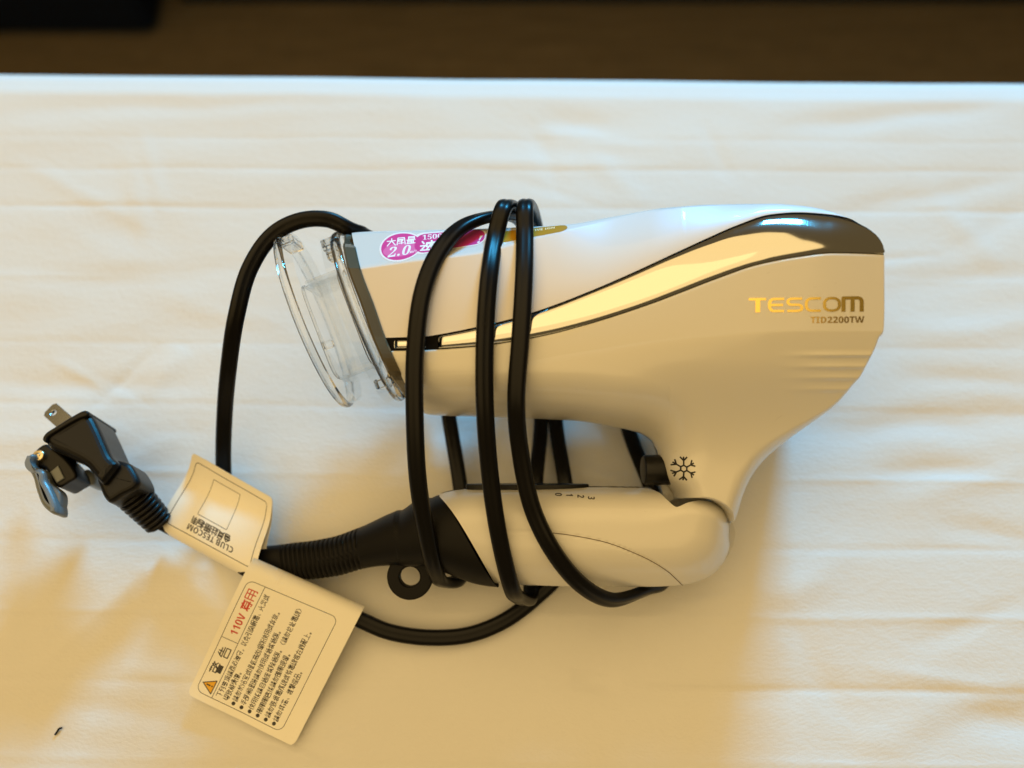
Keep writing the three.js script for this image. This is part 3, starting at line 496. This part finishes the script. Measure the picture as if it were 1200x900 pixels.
// ---------------------------------------------------------------- lettering
const GL = {};
`口 0090990900|日 0090990900 0494|目 0090990900 0393 0696|木 0393 5059 5309 5399|言 4050 0292 1484 1686 1787891917|扌 0393 6069 6948 0796|氵 1143 0436 0955|亻 6004 3339|彳 5003 7225 4449|火 5054 5409 5499 1316 8365|土 1383 5059 0999|王 0191 0595 0999 5159|大 0393 5053 5309 5399|艹 0393 3036 6066|宀 5052 05029295|雨 1080 05039395 5059 2545 2747 6585 6787|門 0900404404 0242 9990505494 5292|糸 5014 1454 5408 0898 5859 2819 7899|車 0191 1383861613 1484 0797 5059|貝 1080871710 1282 1585 2709 7799|頁 0090 1282871712 1484 1686 2709 7799|隹 3004 2229 5052 2292 2595 2797 2999 6269|攵 3004 0292 8209 1499|戈 0393 4099 9049 7091|又 1181 8109 1199|寸 0393 7079 7958 2537|力 03938968 5009|勿 3005 1292 9279 7958 4209 6239|斤 9011 1109 1494 7479|弓 00909404 0409 0999|月 0910 1090 9099 1393 1696|方 4051 0292 4209 4585 8579 7958|殳 2023 2060 6064 又0499|幺 5014 1464 6408 0898|阝 0009 0060 6034 3464 6437|余 5004 5094 2474 0696 5459 2719 7799|米 0595 5059 1133 8163 5509 5599
警 艹0051 口1355 攵6094 言1599|告 3004 1282 5054 0494 口1699|專 0191 1282861612 1484 5008 寸0699|用 0900 00909989 0393 0696 5059|下 0090 5059 5375|列 0050 2003 1343 4319 1435 7176 9099 9979|事 0191 1282841412 1585 8588 1888 5059 5938|項 0141 2128 0947 頁5099|請 言0039 5191 5393 4595 7075 5956 5696 9699 5797 5898|務 0040 4023 0343 2329 1409 攵5094 力5599|必 1406 3138 388886 8009 8396 4051|遵 1022 0434 3417 0899 4292 日4395 寸4598|守 宀0094 寸1399|以 1018 1836 3053 8039 7699|免 4003 2161 6133 1383861613 3609 6669 6999|引 0050 5053 5303 0305 0555 5559 5938 9099|發 4004 1033 5094 8163 0545 4547 4707 0709 0948 口5596 5799|觸 2003 1141 0343 0309 4349 0545 0747 2329 口5093 5494 9499 口6597|電 雨0094 日1598 5459 5999|災 3012 1234 6042 4264 9072 7294 火0599|或 0292 口1447 0948 5099 9069 8091|導 1012 0323 2305 0696 日5095 寸2699|致 0040 2003 0343 2329 0545 0949 攵5099|燒 火0039 5191 7073 土4356 土7396 4696 6649 7679 7999|燙 氵0035 日4072 3393 勿4395 火1599|傷 亻0029 5031 4191 日4294 3595 勿4599|於 2022 0242 2208 2343 4339 7054 7094 6667 7889|浴 氵0029 6042 7092 6336 6396 口5699|室 宀0093 1383 4325 2575 土1599|濕 氵0029 日4083 4494 糸4469 糸6499|氣 3004 2191 1373 0575 7579 7999 米1649|高 5051 0191 口2274 09059599 口3688|的 2002 口0249 0545 6044 5292 9299 9979 6578|場 土0038 日5094 3595 勿4699|所 0040 口0246 0409 斤5099|使 亻0029 3292 口4285 6067 6739 4599|存 0292 4009 2429 4484 8455 5565 6569 6958 3797|放 方0049 攵5099|手 8021 1383 0696 5159 5938|部 2021 0141 1113 3133 0444 口0549 阝6099|潮 氵0029 3353 日3455 4049 3757 月7099|時 日0039 土5094 4595 寸4599|插 扌0039 8051 4393 7077 口4499 4696|拔 扌0039 4292 6049 5499 8091 5589 8549|頭 0040 口0246 0949 1618 頁5099|後 彳0029 6043 4363 8046 4686 攵4599|自 5041 目1199|座 5051 0191 0109 3325 3345 7365 7385 5259 3787 2999|除 阝0039 余4099|拉 扌0039 6071 4292 5457 8376 4999|扯 扌0039 4999 6069 7494 4449|線 糸0039 7051 日5194 7479 4649 9466 7599|開 門0099 2575 2777 4449 6469|關 門0099 2545 3575 3777 4449 5459|啟 4031 口0244 0009 攵5096 口1699|離 2021 0141 口0244 0545 口0549 隹5099|現 王0039 目5096 5649 7679 7999|場 土0038 日5094 3595 勿4699|毀 口0044 0242 土0549 殳5099|損 扌0039 口5082 貝4399|源 氵0029 3090 3009 日5174 7478 6549 8599|將 1015 1535 3039 7043 8063 寸4499|捲 扌0039 5062 9082 4292 4494 7043 5599 口5689|在 0292 4009 2429 土4499|機 木0039 幺4063 幺7093 戈4399|體 口1033 0444 月0549 口5094 5494 口5577 5999|上 5059 5494 0999|摔 扌0039 6070 4191 幺6175 4797 7079|落 艹0093 氵0439 攵4478 口4699|撞 扌0039 7071 4191 日5276 4999 7379 4393 5787|擊 車0044 殳5094 手1599|產 5051 0191 0393 0309 3546 王2599|品 口2074 口0549 口5599|會 5004 5094 2373 口1486 日2699|員 口2082 貝0399|註 言0039 6071 王4299|冊 0900 0040 4049 5950 5090 9099 0494 2029 7079|指 扌0039 4044 9042 4494 日4599|南 0191 5053 09039399 2575 2777 5459|風 0910 1080 8099 2272 口2364 5258 2777|量 日2083 0494 日1578 0999 5559|速 1022 0434 3417 0899 木4098 口4295|乾 0242 2022 日0346 0747 2729 6043 5193 9355 5599
， 2738 3819|、 1639|。 1737391917|（ 9064 6466 6699|） 0034 3436 3609|體 口1033 0444 月0549 口5094 5494 口5577 5999|電 雨0094 日1598 5459 5999|觸 2003 1141 0343 0309 4349 0545 0747 2329 口5093 5494 9499 口6597|濕 氵0029 日4083 4494 糸4469 糸6499`.split(/[|\n]/).forEach((s) => { const [k, ...t] = s.split(' '); GL[k] = t; });
function glyph(ctx, ch, x, y, w, h) {
  for (const t of GL[ch] ?? []) {
    if (/^\d/.test(t)) { ctx.beginPath(); for (let i = 0; i + 1 < t.length; i += 2) { const px = x + (+t[i] + 0.5) / 10 * w, py = y + (+t[i + 1] + 0.5) / 10 * h; i ? ctx.lineTo(px, py) : ctx.moveTo(px, py); } ctx.stroke(); }
    else { const [a, b, c, d] = t.slice(1).split('').map(Number); glyph(ctx, t[0], x + a / 10 * w, y + b / 10 * h, (c - a + 1) / 10 * w, (d - b + 1) / 10 * h); }
  }
}
function han(ctx, text, x, y, w, h, lw, step = w * 1.04) { ctx.lineWidth = lw; ctx.lineCap = 'round'; ctx.lineJoin = 'round'; [...text].forEach((c, i) => glyph(ctx, c, x + i * step, y, w, h)); }
function canvas(w, h) { const c = document.createElement('canvas'); c.width = w; c.height = h; return [c, c.getContext('2d')]; }
function tex(c) { const t = new THREE.CanvasTexture(c); t.colorSpace = THREE.SRGBColorSpace; t.magFilter = THREE.LinearFilter; return t; }
function box(ctx, x0, y0, x1, y1, r) { ctx.beginPath(); ctx.roundRect(x0, y0, x1 - x0, y1 - y0, r); ctx.stroke(); }
const INK = '#1d1813', PAPER = '#fcf7ea';
function paper(ctx, w, h) {
  ctx.fillStyle = PAPER; ctx.fillRect(0, 0, w, h);
  for (let i = 0; i < 900; i++) { ctx.fillStyle = rnd() < 0.5 ? 'rgba(120,95,60,0.035)' : 'rgba(255,255,250,0.06)'; const s = 2 + rnd() * 14; ctx.fillRect(rnd() * w, rnd() * h, s, s * (0.3 + rnd())); }
}
// a folded label: a strip that comes off the cord, goes round it and lies back on itself. fold: two ends at the cord, free: two ends of the loose edge
function tag(name, label, foldL, foldR, freeL, freeR, hFold, hFree, mid, map, sag) {
  const N = 40, K = 56, rad = 4.1 * MM, body = 28, turn = 10;
  const tOf = (j) => (j <= body ? 1 - Math.pow(j / body, 1.7) : j <= body + turn ? 0 : 1 - Math.pow(1 - (j - body - turn) / (K - body - turn), 1.7));
  const wide = (t) => 1 - 0.075 * (1 - Math.sqrt(Math.max(0, 1 - Math.pow(clamp((t - 0.945) / 0.055, 0, 1), 2))));
  const f = (i, j) => {
    const s = 0.5 + (i / N - 0.5) * wide(tOf(j)), a0 = onBed(lerp(foldL[0], foldR[0], s), lerp(foldL[1], foldR[1], s), lerp(hFold[0], hFold[1], s) * MM), b0 = onBed(lerp(freeL[0], freeR[0], s), lerp(freeL[1], freeR[1], s), lerp(hFree[0], hFree[1], s) * MM);
    const along = onBed(foldR[0], foldR[1], hFold[1] * MM).sub(onBed(foldL[0], foldL[1], hFold[0] * MM)).normalize();
    const out = b0.clone().sub(a0), len = out.length(); out.normalize(); const nn = along.clone().cross(out).normalize(); if (nn.y < 0) nn.negate(); const o2 = out.clone();
    const wave = (t) => mid[0] * Math.sin(Math.PI * t) * MM * (1 - s) + mid[1] * Math.sin(Math.PI * t) * MM * s + sag * Math.sin(2 * Math.PI * t) * MM + noise.noise(s * 3, t * 3, name.length) * 0.5 * MM * t;
    const gap = (t) => rad * Math.pow(1 - t, 1.5) + 0.00016;
    if (j <= body) { const t = tOf(j); return a0.clone().addScaledVector(out, len * t).addScaledVector(nn, wave(t) - rad + gap(t)); }
    if (j <= body + turn) { const an = (j - body) / turn * Math.PI; return a0.clone().addScaledVector(o2, -Math.sin(an) * rad * 1.15).addScaledVector(nn, -rad + Math.cos(an) * gap(0)); }
    const t = tOf(j); return a0.clone().addScaledVector(out, len * t).addScaledVector(nn, wave(t) - rad - gap(t));
  };
  const g = grid(N, K, (i, j) => f(i, j).applyMatrix4(toLocal));
  const uv = g.attributes.uv; let k = 0;
  for (let i = 0; i <= N; i++) for (let j = 0; j <= K; j++, k++) { const v = tOf(j); uv.setXY(k, 0.5 + (i / N - 0.5) * wide(v), j <= body ? 0.1 + 0.9 * v : 0.1 - Math.min(0.09, (j - body) * 0.006)); }
  return part(name, g, new THREE.MeshPhysicalMaterial({ map, roughness: 0.42, side: THREE.DoubleSide, color: rgb(1, 1, 0.98) }), dryer, label);
}
{ // warning label: fold along its upper right edge; text runs from the free corner up
  const [c, x] = canvas(1536, 1330), S = 1536 / 178; paper(x, 1536, 1330);
  // canvas u runs up along the text (x), v from the left edge (heading) to the right edge
  x.save(); x.scale(S, S); x.strokeStyle = INK; x.fillStyle = INK; x.lineWidth = 0.75;
  box(x, 9, 8, 169, 131, 9); x.beginPath(); x.moveTo(9, 31); x.lineTo(169, 31); x.moveTo(87, 8); x.lineTo(87, 31); x.stroke();
  x.fillStyle = '#f0b31a'; x.beginPath(); x.moveTo(13, 27.5); x.lineTo(31, 27.5); x.lineTo(22, 12); x.closePath(); x.fill(); x.lineWidth = 1.2; x.lineJoin = 'round'; x.stroke();
  x.fillStyle = INK; x.fillRect(21.2, 17, 1.7, 5.6); x.beginPath(); x.arc(22, 24.8, 1.05, 0, 7); x.fill();
  han(x, '警告', 38, 12, 15, 15, 1.4, 23);
  x.strokeStyle = x.fillStyle = '#c8301f'; x.font = 'bold 13.5px sans-serif'; x.fillText('110V', 95, 25); han(x, '專用', 131, 13, 13.5, 13.5, 1.35, 14.8);
  x.strokeStyle = x.fillStyle = INK;
  const rows = [[14, 34.2, '下列事項請務必遵守，以免引發觸電、火災或'], [14, 44, '導致燒燙傷。'], [18, 55, '請勿於浴室或濕氣高的場所使用或存放。'], [18, 66.6, '手部潮濕時請勿使用或插拔插頭。'], [18, 78.4, '使用後請自插座拔除插頭。（請勿拉扯電線）'], [18, 90.2, '開關開啟後請勿離開現場。'], [18, 102, '請勿毀損電源線或將電線捲在機體上。'], [18, 113.8, '請勿摔落、撞擊產品。']];
  rows.forEach(([px, py, text], i) => { han(x, text, px, py, 6.4, 7.9, 0.74, 7.35); if (i > 1) { x.beginPath(); x.arc(14.4, py + 4.3, 2.5, 0, 7); x.fill(); } });
  x.restore();
  const [c2, y] = canvas(1330, 1706);                                // turned so that u runs along the fold and v towards the free edge
  paper(y, 1330, 1706); y.save(); y.translate(0, 1536); y.rotate(-Math.PI / 2); y.drawImage(c, 0, 0); y.restore();
  const t = tex(c2); t.flipY = false; t.repeat.set(1, 1536 / 1706 / 0.9); t.offset.set(0, -0.1 * 1536 / 1706 / 0.9 );
  // v = 0.1 at the fold, 1 at the free edge
  tag('warning_label', 'cream warning label with a yellow triangle and rows of small print', [288, 669], [420, 725], [215, 817], [342, 878], [20, 12.5], [8, 7], [0.5, 0.5], t, 0.8);
}
{ // club label
  const [c, x] = canvas(1150, 1024), S = 10; paper(x, 1150, 1024);
  // canvas x from the right end of the fold to its left end, y from the fold to the free edge (reads upside down in the photograph)
  x.save(); x.scale(S, S); x.strokeStyle = x.fillStyle = INK; x.lineWidth = 0.75; box(x, 7, 2, 108, 72, 4);
  x.font = 'bold 8.6px sans-serif'; const tw = x.measureText('CLUB TESCOM').width; x.save(); x.translate(29, 12.6); x.scale(57 / tw, 1); x.fillText('CLUB TESCOM', 0, 0); x.restore();
  han(x, '會員註冊指南', 36, 13.6, 7.4, 8, 1.05, 8.1); x.lineWidth = 0.6; box(x, 44, 25, 81, 64, 0.5);
  x.restore();
  const [c2, y] = canvas(1150, 1024); y.save(); y.translate(1150, 0); y.scale(-1, 1); y.drawImage(c, 0, 0); y.restore();
  const t = tex(c); t.flipY = false; t.wrapS = THREE.RepeatWrapping; t.repeat.set(-1, 0.78 / 0.9); t.offset.set(1, -0.1 * 0.78 / 0.9);
  tag('club_label', 'cream fold-over label with an empty square frame and upside-down print', [187, 610.5], [299, 671], [218.5, 531], [314, 584], [14.5, 16], [25, 23], [-2, -1], t, 1.2);
}
// ---------------------------------------------------------------- prints and stickers, thin films that follow the surface
function film(name, quad, nu, nv, at, mat, label, lift = 0.00012) {
  const [tl, tr, br, bl] = quad;
  const g = grid(nu, nv, (i, j) => { const u = i / nu, v = j / nv, x = lerp(lerp(tl[0], tr[0], u), lerp(bl[0], br[0], u), v), y = lerp(lerp(tl[1], tr[1], u), lerp(bl[1], br[1], u), v); return at(x, y, lift); });
  const uv = g.attributes.uv; for (let i = 0; i < uv.count; i++) uv.setY(i, 1 - uv.getY(i));
  return part(name, g, mat, dryer, label);
}
const filmMat = (c, { plain, ...o } = {}) => { const [w, h] = [c.width, c.height], d = c.getContext('2d').getImageData(0, 0, w, h).data, [a, ax] = canvas(w, h), id = ax.createImageData(w, h); for (let i = 0; i < w * h; i++) { id.data[i * 4] = id.data[i * 4 + 1] = id.data[i * 4 + 2] = d[i * 4 + 3]; id.data[i * 4 + 3] = 255; } ax.putImageData(id, 0, 0); const am = new THREE.CanvasTexture(a); am.magFilter = THREE.LinearFilter; return new THREE.MeshPhysicalMaterial({ ...o, map: plain ? null : tex(c), alphaMap: am, transparent: true }); };
{
  const [c, x] = canvas(1024, 384); x.fillStyle = '#c2257e';
  // white border first, then the pink lozenges
  const loz = (cx, cy, rx, ry, col) => { x.fillStyle = col; x.beginPath(); x.ellipse(cx, cy, rx, ry, 0, 0, 7); x.fill(); };
  loz(205, 200, 205, 168, '#fbf6f4'); x.beginPath(); x.roundRect(300, 60, 700, 265, 110); x.fill();
  loz(205, 200, 188, 150, '#e0479a'); loz(205, 232, 170, 80, '#ee74b4'); x.fillStyle = '#d93f93'; x.beginPath(); x.roundRect(330, 78, 655, 232, 100); x.fill();
  x.strokeStyle = x.fillStyle = '#fff'; x.lineWidth = 12; han(x, '大風量', 70, 95, 84, 84, 11, 92);
  x.font = 'italic bold 150px serif'; x.fillText('2.0', 70, 300); x.font = 'bold 40px serif'; x.fillText('m³/分'.replace('分', ''), 285, 290);
  x.font = 'bold 84px serif'; x.fillText('1500W', 400, 150); han(x, '速乾', 380, 165, 150, 130, 17, 165); x.font = 'italic bold 150px serif'; x.fillText('!', 900, 290);
  film('pink_sticker', [[445, 271], [574, 263], [572, 291], [446, 314]], 40, 16, bodyPt, filmMat(c, { roughness: 0.35 }), 'pink and white lozenge sticker near the mouth');
}
{
  const [c, x] = canvas(768, 256); x.fillStyle = '#b98a10'; x.beginPath(); x.roundRect(10, 40, 740, 180, 85); x.fill();
  x.strokeStyle = x.fillStyle = '#fbf3d2'; x.font = 'bold 54px sans-serif'; x.fillText('NEGATIVE ION', 250, 105); x.lineWidth = 12;
  film('gold_sticker', [[576, 271], [667, 262.5], [666, 273], [576, 291]], 30, 10, bodyPt, filmMat(c, { roughness: 0.35 }), 'gold rounded sticker behind the cord turns');
}
{ // maker's name: heavy rounded capitals with a rounded last letter
  const [c, x] = canvas(1024, 192); x.strokeStyle = x.fillStyle = '#fff'; x.lineWidth = 30; x.lineJoin = 'round'; x.lineCap = 'butt';
  const T = 28, Bm = 164, mid = 96, line = (...p) => { x.beginPath(); p.forEach((q, i) => (i ? x.lineTo(...q) : x.moveTo(...q))); x.stroke(); };
  x.lineWidth = 28; line([8, T], [160, T]); x.lineWidth = 42; line([88, T], [88, Bm + 14]); x.lineWidth = 28;
  x.beginPath(); x.moveTo(318, T); x.lineTo(235, T); x.quadraticCurveTo(190, T, 190, mid); x.quadraticCurveTo(190, Bm, 235, Bm); x.lineTo(318, Bm); x.stroke(); line([190, mid], [310, mid]);
  x.beginPath(); x.moveTo(478, T); x.lineTo(395, T); x.quadraticCurveTo(352, T, 352, 62); x.quadraticCurveTo(352, mid, 395, mid); x.lineTo(430, mid); x.quadraticCurveTo(474, mid, 474, 130); x.quadraticCurveTo(474, Bm, 430, Bm); x.lineTo(345, Bm); x.stroke();
  x.beginPath(); x.moveTo(640, T); x.lineTo(565, T); x.quadraticCurveTo(512, T, 512, mid); x.quadraticCurveTo(512, Bm, 565, Bm); x.lineTo(640, Bm); x.stroke();
  x.beginPath(); x.roundRect(672, T, 130, Bm - T, 55); x.stroke();
  x.lineWidth = 36; x.beginPath(); x.moveTo(838, Bm + 14); x.lineTo(838, T); x.lineTo(955, T); x.quadraticCurveTo(998, T, 998, 75); x.lineTo(998, Bm + 14); x.stroke(); line([918, T], [918, Bm + 14]);
  film('brand_print', [[873, 349.5], [1008.5, 347.5], [1008.5, 368], [873, 369]], 40, 8, bodyPt, filmMat(c, { plain: 1, color: rgb(1.0, 0.74, 0.2), metalness: 1, roughness: 0.22 }), 'gold maker name printed at the rear');
  const [d, y] = canvas(512, 96); y.fillStyle = '#fff'; y.font = 'bold 84px sans-serif'; const w = y.measureText('TID2200TW').width; y.save(); y.scale(500 / w, 1); y.fillText('TID2200TW', 4, 78); y.restore();
  film('type_print', [[945, 370.5], [1009, 369.8], [1009, 381.5], [945, 382]], 30, 6, bodyPt, filmMat(d, { plain: 1, color: rgb(0.7, 0.5, 0.16), metalness: 1, roughness: 0.22 }), 'small gold type code under the maker name');
}
{ // snowflake
  const [c, x] = canvas(256, 256); x.strokeStyle = '#fff'; x.lineWidth = 15; x.translate(128, 128); x.lineCap = 'square';
  x.beginPath(); for (let k = 0; k <= 6; k++) { const a = k * Math.PI / 3; x.lineTo(Math.sin(a) * 34, -Math.cos(a) * 34); } x.stroke();
  for (let k = 0; k < 6; k++) { x.save(); x.rotate(k * Math.PI / 3); x.beginPath(); x.moveTo(0, -34); x.lineTo(0, -112); x.moveTo(-30, -112); x.lineTo(0, -80); x.lineTo(30, -112); x.stroke(); x.restore(); }
  film('snowflake_print', [[789.5, 534.5], [815, 534.5], [815, 564.5], [789.5, 564.5]], 16, 16, bodyPt, filmMat(c, { plain: 1, color: rgb(0.015, 0.013, 0.01), roughness: 0.5 }), 'black snowflake symbol beside the button');
}
{ // switch positions, read from the side
  '0123'.split('').forEach((ch, i) => {
    const [c, x] = canvas(96, 96); x.fillStyle = '#fff'; x.font = 'bold 92px sans-serif'; x.translate(48, 48); x.rotate(Math.PI / 2); x.textAlign = 'center'; x.fillText(ch, 0, 33);
    const X = [654.5, 667.5, 680.5, 693][i], Y = [579, 579.8, 581.2, 583.2][i];
    film('position_print', [[X - 5.8, Y - 3.6], [X + 5.8, Y - 2.9], [X + 5.8, Y + 4.3], [X - 5.8, Y + 3.6]], 6, 6, handlePt, filmMat(c, { plain: 1, color: rgb(0.03, 0.022, 0.015), roughness: 0.5 }));
  });
}
things(dryer, 'ivory and pearl folding hair dryer wrapped in its own black cord, lying on the sheet', 'hair dryer');
scene.add(dryer);

renderer.render(scene, camera);
